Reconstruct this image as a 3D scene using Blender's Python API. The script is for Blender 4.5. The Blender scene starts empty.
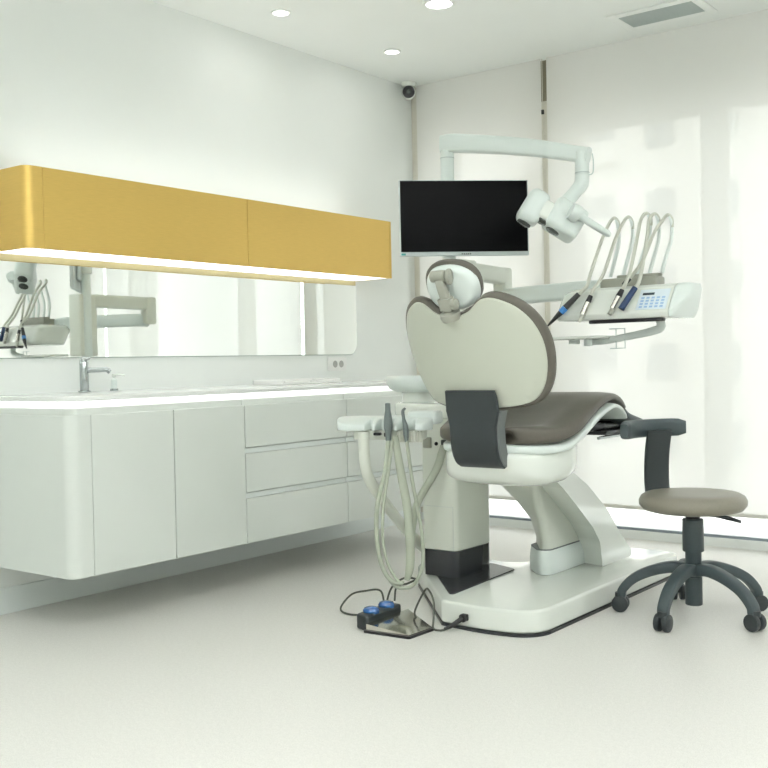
import bpy, bmesh, math, random
from mathutils import Vector, Matrix
random.seed(7)
PI = math.pi
scn = bpy.context.scene
COL = scn.collection
V = Vector

# ------------------------------------------------------------------ materials
def newmat(name):
    m = bpy.data.materials.new(name); m.use_nodes = True
    nt = m.node_tree; b = nt.nodes['Principled BSDF']
    return m, nt, b

def mat(name, col, rough=0.5, metal=0.0, coat=0.0, noise=0.0, nscale=40.0, bump=0.0, spec=0.5, stretch=None):
    m, nt, b = newmat(name)
    b.inputs['Base Color'].default_value = (*col, 1)
    b.inputs['Roughness'].default_value = rough
    b.inputs['Metallic'].default_value = metal
    b.inputs['Coat Weight'].default_value = coat
    b.inputs['Coat Roughness'].default_value = 0.06
    b.inputs['Specular IOR Level'].default_value = spec
    if noise or bump:
        tc = nt.nodes.new('ShaderNodeTexCoord'); mp = nt.nodes.new('ShaderNodeMapping')
        nz = nt.nodes.new('ShaderNodeTexNoise'); nz.inputs['Scale'].default_value = nscale
        nz.inputs['Detail'].default_value = 4
        if stretch: mp.inputs['Scale'].default_value = stretch
        nt.links.new(tc.outputs['Object'], mp.inputs['Vector']); nt.links.new(mp.outputs['Vector'], nz.inputs['Vector'])
        if noise:
            r = nt.nodes.new('ShaderNodeValToRGB')
            r.color_ramp.elements[0].position = 0.3; r.color_ramp.elements[1].position = 0.7
            r.color_ramp.elements[0].color = (*[c*(1-noise) for c in col], 1)
            r.color_ramp.elements[1].color = (*[min(1, c*(1+noise)) for c in col], 1)
            nt.links.new(nz.outputs['Fac'], r.inputs['Fac']); nt.links.new(r.outputs['Color'], b.inputs['Base Color'])
        if bump:
            bp = nt.nodes.new('ShaderNodeBump'); bp.inputs['Strength'].default_value = bump
            bp.inputs['Distance'].default_value = 0.002
            nt.links.new(nz.outputs['Fac'], bp.inputs['Height']); nt.links.new(bp.outputs['Normal'], b.inputs['Normal'])
    return m

def emit(name, col, s):
    m, nt, b = newmat(name)
    b.inputs['Base Color'].default_value = (0.8, 0.8, 0.8, 1)
    b.inputs['Emission Color'].default_value = (*col, 1)
    b.inputs['Emission Strength'].default_value = s
    return m

M = {}
M['wall'] = mat('wall_paint', (0.80, 0.825, 0.80), 0.6, noise=0.01, nscale=3)
M['ceil'] = mat('ceiling_paint', (0.87, 0.895, 0.875), 0.7, noise=0.01, nscale=3)
M['lacquer'] = mat('satin_white_lacquer', (0.69, 0.722, 0.685), 0.32, noise=0.008, nscale=4)
M['carcass'] = mat('cabinet_carcass', (0.62, 0.65, 0.61), 0.5, noise=0.01, nscale=4)
M['corian'] = mat('solid_surface_white', (0.82, 0.84, 0.82), 0.2, noise=0.008, nscale=8)
M['base'] = mat('skirting_paint', (0.72, 0.765, 0.75), 0.4, noise=0.01, nscale=4)
M['gold'] = mat('satin_gold_laminate', (0.68, 0.465, 0.137), 0.42, metal=0.72, noise=0.035, nscale=60, stretch=(0.3, 0.3, 6))
M['gold_dull'] = mat('dull_gold_strip', (0.50, 0.43, 0.22), 0.5, noise=0.03, nscale=30)
M['gold_dark'] = mat('gold_edge', (0.36, 0.24, 0.06), 0.5, metal=0.5, noise=0.02)
M['led'] = emit('led_diffuser', (1.0, 1.0, 1.0), 1.5)
M['led_top'] = emit('led_uplight', (0.96, 1.0, 1.0), 8.0)
M['led_counter'] = emit('led_counter_edge', (1.0, 1.0, 1.0), 1.25)
M['lamp'] = emit('downlight_diffuser', (1.0, 0.98, 0.95), 6.0)
M['fill_uplight'] = emit('fill_uplight', (0.99, 1.0, 1.0), 24.0)  # glow of the added fill lights, upward and downward faces
M['fill_downlight'] = emit('fill_light_diffuser', (0.99, 1.0, 1.0), 11.0)
M['white'] = mat('white_gloss_plastic', (0.74, 0.77, 0.72), 0.16, coat=0.4, noise=0.006, nscale=6)
M['white_cool'] = mat('white_cool_plastic', (0.71, 0.77, 0.745), 0.28, coat=0.15, noise=0.006, nscale=6)
M['white_warm'] = mat('white_warm_plastic', (0.70, 0.725, 0.655), 0.3, coat=0.1, noise=0.006, nscale=6)
M['shell'] = mat('back_shell_plastic', (0.53, 0.552, 0.472), 0.35, coat=0.1, noise=0.008, nscale=5)
M['beige'] = mat('beige_plastic', (0.33, 0.335, 0.285), 0.4, noise=0.01, nscale=6)
M['uph'] = mat('taupe_vinyl', (0.094, 0.085, 0.068), 0.38, noise=0.05, nscale=90, bump=0.05)
M['uph_side'] = mat('taupe_vinyl_edge', (0.105, 0.096, 0.078), 0.45, noise=0.04, nscale=90)
M['stool_uph'] = mat('grey_taupe_vinyl', (0.232, 0.215, 0.173), 0.36, noise=0.03, nscale=90, bump=0.04)
M['anthr'] = mat('anthracite_plastic', (0.024, 0.031, 0.034), 0.42, noise=0.05, nscale=120, bump=0.04)
M['slate'] = mat('slate_grey_plastic', (0.046, 0.064, 0.070), 0.42, noise=0.05, nscale=100, bump=0.04)
M['bracket_edge'] = mat('grey_bracket_edge', (0.15, 0.165, 0.165), 0.45, noise=0.02)
M['dark_gloss'] = mat('dark_base_gloss', (0.028, 0.030, 0.034), 0.22, noise=0.03, nscale=20)
M['black'] = mat('black_plastic', (0.012, 0.012, 0.014), 0.35, noise=0.05, nscale=50)
M['screen'] = mat('screen_glass', (0.003, 0.003, 0.0035), 0.25, noise=0.02, nscale=5, spec=0.07)
M['bezel'] = mat('silver_bezel', (0.55, 0.60, 0.60), 0.35, noise=0.01)
M['teal'] = mat('teal_sticker', (0.05, 0.28, 0.26), 0.5, noise=0.02)
M['hose'] = mat('grey_green_hose', (0.40, 0.43, 0.35), 0.5, noise=0.01, nscale=30)
M['hose_light'] = mat('light_grey_hose', (0.55, 0.56, 0.49), 0.5, noise=0.01, nscale=30)
M['grip'] = mat('grey_grip', (0.13, 0.155, 0.155), 0.45, noise=0.03, nscale=60)
M['navy'] = mat('navy_grip', (0.012, 0.035, 0.10), 0.4, noise=0.03, nscale=60)
M['blue'] = mat('blue_ring', (0.05, 0.22, 0.55), 0.3, noise=0.02, nscale=60)
M['blue_gloss'] = mat('blue_button_gloss', (0.02, 0.10, 0.30), 0.15, coat=0.5, noise=0.05, nscale=30)
M['cable'] = mat('dark_cable', (0.06, 0.065, 0.05), 0.5, noise=0.02)
M['chrome'] = mat('chrome', (0.42, 0.45, 0.45), 0.16, metal=1.0, noise=0.01)
M['steel'] = mat('polished_steel', (0.62, 0.60, 0.55), 0.12, metal=1.0, noise=0.02, nscale=12)
M['key_panel'] = mat('keypad_foil', (0.68, 0.76, 0.82), 0.35, noise=0.01)
M['key_blue'] = mat('keypad_key', (0.33, 0.49, 0.71), 0.4, noise=0.02)
M['lcd'] = mat('keypad_lcd', (0.05, 0.07, 0.09), 0.25, noise=0.02)
M['lens'] = mat('lamp_lens', (0.06, 0.07, 0.065), 0.15, noise=0.03)
M['mirror'] = mat('mirror_silver', (0.90, 0.925, 0.905), 0.015, metal=1.0, noise=0.002, nscale=2)
M['mirror_edge'] = mat('mirror_edge', (0.30, 0.36, 0.33), 0.3, noise=0.01)
M['vent'] = mat('vent_grey', (0.46, 0.52, 0.51), 0.4, noise=0.02)
M['socket'] = mat('socket_white', (0.80, 0.80, 0.78), 0.35, noise=0.01)
M['socket_hole'] = mat('socket_recess', (0.38, 0.38, 0.36), 0.5, noise=0.01)
M['frame'] = mat('window_frame_white', (0.70, 0.69, 0.64), 0.4, noise=0.01)
M['guide'] = mat('beige_guide_trim', (0.68, 0.66, 0.585), 0.5, noise=0.02)
M['bronze'] = mat('bronze_frame', (0.27, 0.25, 0.18), 0.45, noise=0.03)
M['gasket'] = mat('grey_gasket', (0.22, 0.26, 0.29), 0.45, noise=0.03)
M['facade'] = mat('facade_white', (0.80, 0.78, 0.74), 0.8, noise=0.02, nscale=2)
M['facade_dark'] = mat('facade_window', (0.26, 0.28, 0.30), 0.3, noise=0.03, nscale=2)
M['ground'] = mat('pale_paving', (0.62, 0.61, 0.58), 0.8, noise=0.03, nscale=3)
M['paper'] = mat('white_paper', (0.84, 0.84, 0.82), 0.6, noise=0.01)

# floor: speckled pale vinyl with faint long mottling
def floor_mat():
    m, nt, b = newmat('speckled_vinyl_floor')
    tc = nt.nodes.new('ShaderNodeTexCoord')
    n1 = nt.nodes.new('ShaderNodeTexNoise'); n1.inputs['Scale'].default_value = 260; n1.inputs['Detail'].default_value = 2
    n2 = nt.nodes.new('ShaderNodeTexNoise'); n2.inputs['Scale'].default_value = 70; n2.inputs['Detail'].default_value = 3
    r1 = nt.nodes.new('ShaderNodeValToRGB')
    r1.color_ramp.elements[0].position = 0.30; r1.color_ramp.elements[0].color = (0.655, 0.64, 0.60, 1)
    r1.color_ramp.elements[1].position = 0.56; r1.color_ramp.elements[1].color = (0.78, 0.765, 0.73, 1)
    r2 = nt.nodes.new('ShaderNodeValToRGB')
    r2.color_ramp.elements[0].position = 0.35; r2.color_ramp.elements[0].color = (0.95, 0.95, 0.95, 1)
    r2.color_ramp.elements[1].position = 0.65; r2.color_ramp.elements[1].color = (1, 1, 1, 1)
    mx = nt.nodes.new('ShaderNodeMix'); mx.data_type = 'RGBA'; mx.blend_type = 'MULTIPLY'; mx.inputs[0].default_value = 1
    for n in (n1, n2): nt.links.new(tc.outputs['Object'], n.inputs['Vector'])
    nt.links.new(n1.outputs['Fac'], r1.inputs['Fac']); nt.links.new(n2.outputs['Fac'], r2.inputs['Fac'])
    nt.links.new(r1.outputs['Color'], mx.inputs[6]); nt.links.new(r2.outputs['Color'], mx.inputs[7])
    nt.links.new(mx.outputs[2], b.inputs['Base Color'])
    b.inputs['Roughness'].default_value = 0.38
    b.inputs['Specular IOR Level'].default_value = 0.4
    return m
M['floor'] = floor_mat()

# screen blind fabric: scatters daylight through and lets a little of the outside show through its weave
def blind_mat():
    m = bpy.data.materials.new('screen_blind_fabric'); m.use_nodes = True
    nt = m.node_tree; nt.nodes.clear()
    out = nt.nodes.new('ShaderNodeOutputMaterial')
    df = nt.nodes.new('ShaderNodeBsdfDiffuse'); df.inputs['Color'].default_value = (0.84, 0.83, 0.80, 1)
    tl = nt.nodes.new('ShaderNodeBsdfTranslucent'); tl.inputs['Color'].default_value = (0.87, 0.865, 0.845, 1)
    tr = nt.nodes.new('ShaderNodeBsdfTransparent')
    m1 = nt.nodes.new('ShaderNodeMixShader'); m1.inputs[0].default_value = 0.30
    m2 = nt.nodes.new('ShaderNodeMixShader')
    tc = nt.nodes.new('ShaderNodeTexCoord')
    nz = nt.nodes.new('ShaderNodeTexNoise'); nz.inputs['Scale'].default_value = 9
    mr = nt.nodes.new('ShaderNodeMapRange'); mr.inputs['To Min'].default_value = 0.075; mr.inputs['To Max'].default_value = 0.085
    nt.links.new(tc.outputs['Object'], nz.inputs['Vector']); nt.links.new(nz.outputs['Fac'], mr.inputs['Value'])
    nt.links.new(mr.outputs['Result'], m2.inputs[0])
    nt.links.new(df.outputs[0], m1.inputs[1]); nt.links.new(tl.outputs[0], m1.inputs[2])
    nt.links.new(m1.outputs[0], m2.inputs[1]); nt.links.new(tr.outputs[0], m2.inputs[2])
    nt.links.new(m2.outputs[0], out.inputs['Surface'])
    return m
M['blind'] = blind_mat()

def glass_mat():
    m = bpy.data.materials.new('window_glass'); m.use_nodes = True
    nt = m.node_tree; nt.nodes.clear()
    out = nt.nodes.new('ShaderNodeOutputMaterial')
    tr = nt.nodes.new('ShaderNodeBsdfTransparent'); tr.inputs['Color'].default_value = (0.95, 0.97, 0.96, 1)
    gl = nt.nodes.new('ShaderNodeBsdfGlossy'); gl.inputs['Roughness'].default_value = 0.02
    fr = nt.nodes.new('ShaderNodeFresnel'); fr.inputs['IOR'].default_value = 1.25
    mx = nt.nodes.new('ShaderNodeMixShader')
    nt.links.new(fr.outputs[0], mx.inputs[0]); nt.links.new(tr.outputs[0], mx.inputs[1]); nt.links.new(gl.outputs[0], mx.inputs[2])
    nt.links.new(mx.outputs[0], out.inputs['Surface'])
    return m
M['glass'] = glass_mat()

# ------------------------------------------------------------------ mesh helpers
WORLD = {}          # world origin of every object

class G:
    """collects shapes of ONE part"""
    def __init__(self): self.bm = bmesh.new()
    def _merge(self, b2, mx=None):
        if mx is not None: b2.transform(mx)
        me = bpy.data.meshes.new('tmp'); b2.to_mesh(me); b2.free()
        self.bm.from_mesh(me); bpy.data.meshes.remove(me)
        return self
    def box(self, lo, hi, bev=0.0, seg=2, mx=None, edges=None):
        b = bmesh.new()
        vs = [b.verts.new((x, y, z)) for x in (lo[0], hi[0]) for y in (lo[1], hi[1]) for z in (lo[2], hi[2])]
        for f in ((0,1,3,2),(4,6,7,5),(0,4,5,1),(2,3,7,6),(0,2,6,4),(1,5,7,3)): b.faces.new([vs[i] for i in f])
        bmesh.ops.recalc_face_normals(b, faces=b.faces)
        if bev > 0:
            ed = [e for e in b.edges if edges is None or edges(e)]
            bmesh.ops.bevel(b, geom=ed, offset=bev, segments=seg, profile=0.5, affect='EDGES', clamp_overlap=True)
        return self._merge(b, mx)
    def loft(self, rings, closed=True, caps=True, loop=False):
        b = bmesh.new()
        R = [[b.verts.new(p) for p in r] for r in rings]
        n = len(R[0]); k = len(R)
        for i in range(k if loop else k-1):
            A, B = R[i], R[(i+1) % k]
            for j in range(n if closed else n-1):
                q = (A[j], A[(j+1) % n], B[(j+1) % n], B[j])
                try: b.faces.new(q)
                except ValueError: pass
        if caps and not loop:
            b.faces.new(list(reversed(R[0]))); b.faces.new(R[-1])
        bmesh.ops.recalc_face_normals(b, faces=b.faces)
        return self._merge(b)
    def prism(self, poly, z0, z1, bev=0.0, seg=2, mx=None):
        b = bmesh.new()
        lo = [b.verts.new((x, y, z0)) for x, y in poly]; hi = [b.verts.new((x, y, z1)) for x, y in poly]
        n = len(poly)
        b.faces.new(list(reversed(lo))); b.faces.new(hi)
        for i in range(n): b.faces.new((lo[i], lo[(i+1) % n], hi[(i+1) % n], hi[i]))
        bmesh.ops.recalc_face_normals(b, faces=b.faces)
        if bev > 0:
            ed = [e for e in b.edges if abs(e.verts[0].co.z-e.verts[1].co.z) < 1e-7]
            bmesh.ops.bevel(b, geom=ed, offset=bev, segments=seg, profile=0.5, affect='EDGES', clamp_overlap=True)
        return self._merge(b, mx)
    def lathe(self, prof, c=(0,0,0), axis=(0,0,1), n=32, loop=False):
        a = V(axis).normalized(); q = a.to_track_quat('Z', 'Y').to_matrix()
        rings = []
        for r, z in prof:
            r = max(r, 1e-5)
            rings.append([V(c)+q @ V((r*math.cos(2*PI*i/n), r*math.sin(2*PI*i/n), z)) for i in range(n)])
        return self.loft(rings, loop=loop)
    def cyl(self, p0, p1, r0, r1=None, n=24, bev=0.0):
        r1 = r0 if r1 is None else r1
        p0, p1 = V(p0), V(p1); L = (p1-p0).length
        pr = [(r0, 0), (r1, L)] if bev <= 0 else [(r0-bev, 0), (r0-bev*.3, bev*.3), (r0, bev), (r1, L-bev), (r1-bev*.3, L-bev*.3), (r1-bev, L)]
        return self.lathe(pr, p0, p1-p0, n)
    def tube(self, pts, r, n=12, sub=8, smooth=True, flat=None):
        """round tube along a Catmull-Rom curve; r number or list; flat=(a,b,up) gives an a x b rounded section"""
        P = [V(p) for p in pts]
        rl = r if isinstance(r, (list, tuple)) else [r]*len(P)
        if smooth and len(P) > 2:
            Q, RR = [], []
            for i in range(len(P)-1):
                p0 = P[i-1] if i else P[0]*2-P[1]; p3 = P[i+2] if i+2 < len(P) else P[-1]*2-P[-2]
                for k in range(sub):
                    t = k/sub
                    Q.append(0.5*((2*P[i])+(P[i+1]-p0)*t+(2*p0-5*P[i]+4*P[i+1]-p3)*t*t+(3*P[i]-p0-3*P[i+1]+p3)*t**3))
                    RR.append(rl[i]*(1-t)+rl[i+1]*t)
            Q.append(P[-1]); RR.append(rl[-1])
        else: Q, RR = P, list(rl)
        rings = []; up = None
        for i, p in enumerate(Q):
            t = (Q[min(i+1, len(Q)-1)]-Q[max(i-1, 0)]).normalized()
            if up is None:
                up = V((0,0,1)) if abs(t.z) < 0.9 else V((1,0,0))
                if flat: up = V(flat[2])
            s = t.cross(up).normalized(); up2 = s.cross(t).normalized()
            if not flat: up = up2
            ring = []
            for j in range(n):
                a = 2*PI*j/n
                if flat:
                    ca, sa = math.cos(a), math.sin(a); e = 0.45
                    ring.append(p+s*flat[0]*RR[i]*math.copysign(abs(ca)**e, ca)+up2*flat[1]*RR[i]*math.copysign(abs(sa)**e, sa))
                else: ring.append(p+s*RR[i]*math.cos(a)+up2*RR[i]*math.sin(a))
            rings.append(ring)
        return self.loft(rings)
    def sphere(self, c, r, n=24, sc=(1,1,1), rot=None):
        b = bmesh.new(); bmesh.ops.create_uvsphere(b, u_segments=n, v_segments=n//2, radius=r)
        mx = Matrix.Translation(V(c)) @ (rot.to_4x4() if rot else Matrix.Identity(4)) @ Matrix.Diagonal((*sc, 1))
        return self._merge(b, mx)

def obj(name, g, m, parent=None, smooth=True, ang=35, origin=None):
    bm = g.bm
    bm.verts.ensure_lookup_table()
    if origin is None:
        lo = V([min(v.co[i] for v in bm.verts) for i in range(3)]); hi = V([max(v.co[i] for v in bm.verts) for i in range(3)])
        c = V(((lo.x+hi.x)/2, (lo.y+hi.y)/2, lo.z)) if parent is None else (lo+hi)/2
    else: c = V(origin)
    bm.transform(Matrix.Translation(-c))
    me = bpy.data.meshes.new(name); bm.to_mesh(me); bm.free()
    for p in me.polygons: p.use_smooth = smooth
    if smooth: me.set_sharp_from_angle(angle=math.radians(ang))
    me.materials.append(M[m] if isinstance(m, str) else m)
    o = bpy.data.objects.new(name, me); COL.objects.link(o)
    WORLD[o.name] = c
    if parent is not None:
        o.parent = parent; o.location = c-WORLD[parent.name]
    else: o.location = c
    return o

def tag(o, label, cat, group=None):
    o['label'] = label; o['category'] = cat
    if group: o['group'] = group
    return o

def thing(name, label, cat, loc, group=None):
    o = bpy.data.objects.new(name, None); COL.objects.link(o)
    o.empty_display_size = 0.1
    o.location = loc; WORLD[o.name] = V(loc)
    return tag(o, label, cat, group)

def struct(name, g, m, parent=None, smooth=False):
    o = obj(name, g, m, parent, smooth=smooth)
    if parent is None: o['kind'] = 'structure'
    return o

def rpoly(pts, rad, n=8):
    """polygon with rounded corners; rad number or list"""
    out = []; k = len(pts)
    rad = rad if isinstance(rad, (list, tuple)) else [rad]*k
    for i in range(k):
        p = V((*pts[i], 0)); a = V((*pts[i-1], 0)); b = V((*pts[(i+1) % k], 0)); r = rad[i]
        if r <= 0: out.append((p.x, p.y)); continue
        u = (a-p).normalized(); w = (b-p).normalized()
        half = math.acos(max(-1, min(1, u.dot(w))))/2
        d = min(r/math.tan(half), 0.49*(a-p).length, 0.49*(b-p).length); r = d*math.tan(half)
        c = p+(u+w).normalized()*(r/math.sin(half))
        s, e = p+u*d-c, p+w*d-c
        a0 = math.atan2(s.y, s.x); a1 = math.atan2(e.y, e.x)
        while a1-a0 > PI: a1 -= 2*PI
        while a1-a0 < -PI: a1 += 2*PI
        for j in range(n+1):
            t = a0+(a1-a0)*j/n; out.append((c.x+r*math.cos(t), c.y+r*math.sin(t)))
    return out

def MX(o, x, y, z):
    """matrix taking local axes to world vectors"""
    m = Matrix.Identity(4)
    for i, v in enumerate((x, y, z, o)):
        for j in range(3): m[j][i] = v[j]
    return m
MXY = lambda x: MX((x,0,0), (0,1,0), (0,0,1), (1,0,0))     # draws (Y,Z) profiles, extrudes along X
MXX = lambda y: MX((0,y,0), (1,0,0), (0,0,1), (0,-1,0))    # draws (X,Z) profiles, extrudes towards -Y

# ------------------------------------------------------------------ the room
H = 2.866; WY = 5.61; RX = 6.6; BY = -1.9
struct('floor', G().box((-0.2, BY-0.2, -0.1), (RX+0.2, WY+0.02, 0)), 'floor')
struct('ceiling', G().box((-0.2, BY-0.2, H), (RX+0.2, WY+0.45, H+0.15)), 'ceil')
struct('wall_left', G().box((-0.2, BY-0.2, 0), (0, WY+0.45, H)), 'wall')
struct('wall_right', G().box((RX, BY-0.2, 0), (RX+0.2, WY+0.45, H)), 'wall')
struct('wall_back', G().box((0, BY-0.2, 0), (RX, BY, H)), 'wall')
# window wall: lintel and piers behind the blinds, low kerb and a dark gasket line under the glass
PIERS = [(0.0, 0.133), (0.835, 1.055), (1.868, 1.962), (3.06, 3.33), (4.25, 4.40), (5.30, 5.52), (6.42, RX)]
wf = G().box((0, WY+0.30, 2.485), (RX, WY+0.45, H))
for a, b in PIERS: wf.box((a, WY+0.32, 0.24), (b, WY+0.40, 2.485))
struct('wall_front', wf, 'wall')
struct('baseboard_front', G().box((0, WY+0.02, -0.1), (RX, WY+0.45, 0.05), 0.004), 'corian')
struct('trim_1', G().box((0, WY+0.03, 0.05), (RX, WY+0.06, 0.064)), 'gasket')
struct('baseboard_left', G().box((0.0, BY, 0), (0.012, WY+0.02, 0.112), 0.002), 'base')
struct('trim_2', G().box((0.001, WY+0.012, 0.05), (0.052, WY+0.04, H), 0.002), 'guide')
struct('trim_3', G().box((0.945, WY+0.035, 0.05), (1.03, WY+0.085, 2.62), 0.003), 'guide')
struct('trim_4', G().box((0.945, WY+0.035, 2.62), (1.03, WY+0.085, H), 0.003), 'bronze')
struct('trim_5', G().box((0.0525, WY+0.0, 0.19), (0.0575, WY+0.03, H), 0.001), 'bronze')
for i in range(len(PIERS)-1):
    a, b = PIERS[i][1], PIERS[i+1][0]
    f = G()
    y0, y1, w = WY+0.32, WY+0.37, 0.03
    f.box((a, y0, 0.24), (a+w, y1, 2.485)).box((b-w, y0, 0.24), (b, y1, 2.485)).box((a, y0, 2.485-w), (b, y1, 2.485))
    fo = struct('window_%d' % (i+1), f, 'frame')
    p = obj('pane', G().box((a+w, y0+0.02, 0.05), (b-w, y0+0.026, 2.485-w)), 'glass', fo, smooth=False)
    p['kind'] = 'structure'

# outside: pale ground and two apartment blocks
struct('ground', G().box((-60, WY+0.46, -4.2), (60, 80, -4.0)), 'ground')
def building(name, label, x0, x1, y, h, fw, fh):
    t = thing(name, label, 'building', ((x0+x1)/2, y+3, -4))
    obj('facade', G().box((x0, y, -4), (x1, y+6, h)), 'facade', t, smooth=False)
    z = -2.6
    while z < h-2:
        x = x0+1.0
        while x < x1-fw-0.4:
            obj('window', G().box((x, y-0.04, z), (x+fw, y+0.02, z+fh)), 'facade_dark', t, smooth=False); x += fw*2.1
        obj('balcony', G().box((x0+0.3, y-0.7, z-0.4), (x0+(x1-x0)*0.35, y-0.03, z+0.35)), 'facade', t, smooth=False)
        z += fh+1.5
building('apartment_building', 'pale apartment block with balconies seen faintly through the right-hand blind', -17.0, -3.5, 36, 24, 1.1, 1.3)
building('tower_block', 'pale tower block glimpsed behind the tall white lamp arm through the blinds', -34, -19, 46, 30, 1.3, 1.4)

# ------------------------------------------------------------------ roller blinds
def blind(x0, x1, label, chain=None):
    t = thing('roller_blind', label, 'blind', ((x0+x1)/2, WY-0.01, 0.185), 'roller blinds on the window wall')
    obj('blind_fabric', G().loft([[(x0, WY-0.0115, z), (x1, WY-0.0115, z)] for z in (0.19, 0.9, 1.6, 2.3, H-0.002)], closed=False, caps=False), 'blind', t, smooth=False)
    obj('bottom_rail', G().box((x0, WY-0.02, 0.178), (x1, WY-0.004, 0.2), 0.004), 'frame', t)
    if chain is not None:
        c = obj('pull_chain', G().cyl((chain, WY-0.03, 0.9), (chain, WY-0.03, H-0.01), 0.0022, n=8), 'guide', t)
        obj('chain_connector', G().cyl((chain, WY-0.03, 2.525), (chain, WY-0.03, 2.552), 0.009, n=10, bev=0.003), 'black', c)
blind(0.06, 0.985, 'narrow cream roller blind in the corner, behind the monitor and lamp arm', 1.003)
blind(1.022, 3.235, 'wide cream roller blind behind the instrument console and the stool')
blind(3.265, 6.55, 'cream roller blind continuing beyond the frame, seen only in the mirror')

# ------------------------------------------------------------------ downlights in the ceiling, then added fill lights
def downlight(x, y, r, label):
    t = thing('downlight', label, 'ceiling light', (x, y, H-0.006), 'recessed downlights')
    obj('trim_ring', G().lathe([(r*0.78, 0.0), (r*1.0, 0.0), (r*1.02, 0.004), (r*0.98, 0.008), (r*0.78, 0.008)], (x, y, H-0.0085), n=40, loop=True), 'ceil', t)
    obj('diffuser', G().lathe([(r*0.8, 0.0), (r*0.8, 0.004)], (x, y, H-0.0055), n=32), 'lamp', t)
    L = bpy.data.lights.new('downlight_glow', 'AREA'); L.shape = 'DISK'; L.size = r*1.5; L.energy = 0.8; L.color = (1, 0.98, 0.95)
    o = bpy.data.objects.new('downlight_glow', L); o.location = (0, 0, -0.012); o.parent = t; COL.objects.link(o)
downlight(0.376, 3.968, 0.052, 'small round downlight above the middle of the gold cabinet')
downlight(0.403, 4.882, 0.052, 'small round downlight closest to the window corner')
downlight(1.070, 4.392, 0.085, 'larger round downlight cut by the top edge of the view')
def fill_panel(x, y):  # unseen fill light, added to brighten the room and its ceiling
    z = H-0.34
    t = thing('fill_pendant', 'added square fill light hung from the ceiling out of view', 'ceiling light', (x, y, z), 'added fill lights')
    obj('fill_frame', G().box((x-0.32, y-0.32, z), (x+0.32, y+0.32, z+0.03), 0.004), 'ceil', t)
    obj('diffuser', G().box((x-0.29, y-0.29, z-0.006), (x+0.29, y+0.29, z-0.0002)), 'fill_downlight', t, smooth=False)
    td = obj('top_diffuser', G().box((x-0.29, y-0.29, z+0.0302), (x+0.29, y+0.29, z+0.036)), 'fill_uplight', t, smooth=False)
    for sx in (-1, 1):
        for sy in (-1, 1): obj('hanger', G().cyl((x+sx*0.305, y+sy*0.305, z+0.029), (x+sx*0.305, y+sy*0.305, H-0.0005), 0.002, n=6), 'vent', t)
for x, y in ((2.4, 1.4), (4.6, 3.3), (4.6, 1.2), (2.4, -0.7), (4.6, -0.8)): fill_panel(x, y)

# ceiling vent
vt = thing('ceiling_vent', 'rectangular grey slatted air vent in the ceiling by the blinds', 'vent', (1.872, 5.294, H-0.006))
VX0, VX1, VY0, VY1 = 1.672, 2.072, 5.196, 5.392
vf = G()
for lo, hi in (((VX0-0.05,VY0-0.05),(VX0,VY1+0.05)), ((VX1,VY0-0.05),(VX1+0.05,VY1+0.05)), ((VX0,VY0-0.05),(VX1,VY0)), ((VX0,VY1),(VX1,VY1+0.05))):
    vf.box((*lo, H-0.009), (*hi, H-0.0005), 0.003)
obj('vent_frame', vf, 'ceil', vt)
obj('vent_back', G().box((VX0, VY0, H-0.0035), (VX1, VY1, H-0.0005)), 'grip', vt, smooth=False)
for k in range(12):
    y = VY0+0.007+k*0.0163
    obj('slat', G().box((VX0+0.001, y, H-0.0085), (VX1-0.001, y+0.011, H-0.004)), 'vent', vt, smooth=False)

# security camera in the corner
sc = thing('security_camera', 'small black-faced round security camera at the ceiling corner', 'camera', (0.07, 5.5, H))
obj('camera_mount', G().cyl((0.07, 5.5, H-0.03), (0.07, 5.5, H-0.0005), 0.045, 0.052, n=32, bev=0.004), 'white', sc)
cd = V((0.58, -0.80, -0.12)).normalized()
obj('camera_body', G().sphere((0.07, 5.5, H-0.065), 0.046, 28), 'white', sc)
c0 = V((0.07, 5.5, H-0.065))
ln = obj('camera_face', G().lathe([(0.001, 0.034), (0.036, 0.034), (0.040, 0.038), (0.038, 0.046), (0.020, 0.049), (0.001, 0.0495)], c0, cd, 32), 'black', sc)
obj('camera_lens', G().lathe([(0.001, 0.047), (0.016, 0.0495), (0.013, 0.053), (0.001, 0.055)], c0, cd, 24), 'lens', ln)

# ------------------------------------------------------------------ gold wall cabinet
GX, GY0, GY1, GZ0, GZ1 = 0.28, 2.51, 5.00, 1.557, 1.897
gc = thing('wall_cabinet', 'long gold wall cabinet with rounded end above the mirror', 'cabinet', (0.14, (GY0+GY1)/2, GZ0))
pol = rpoly([(0.001, GY0), (GX-0.016, GY0), (GX-0.016, GY1-0.016), (0.001, GY1-0.016)], [0, 0.075, 0, 0], 12)
obj('cabinet_body', G().prism(pol, GZ0+0.014, GZ1), 'gold_dark', gc, ang=25)
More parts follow.
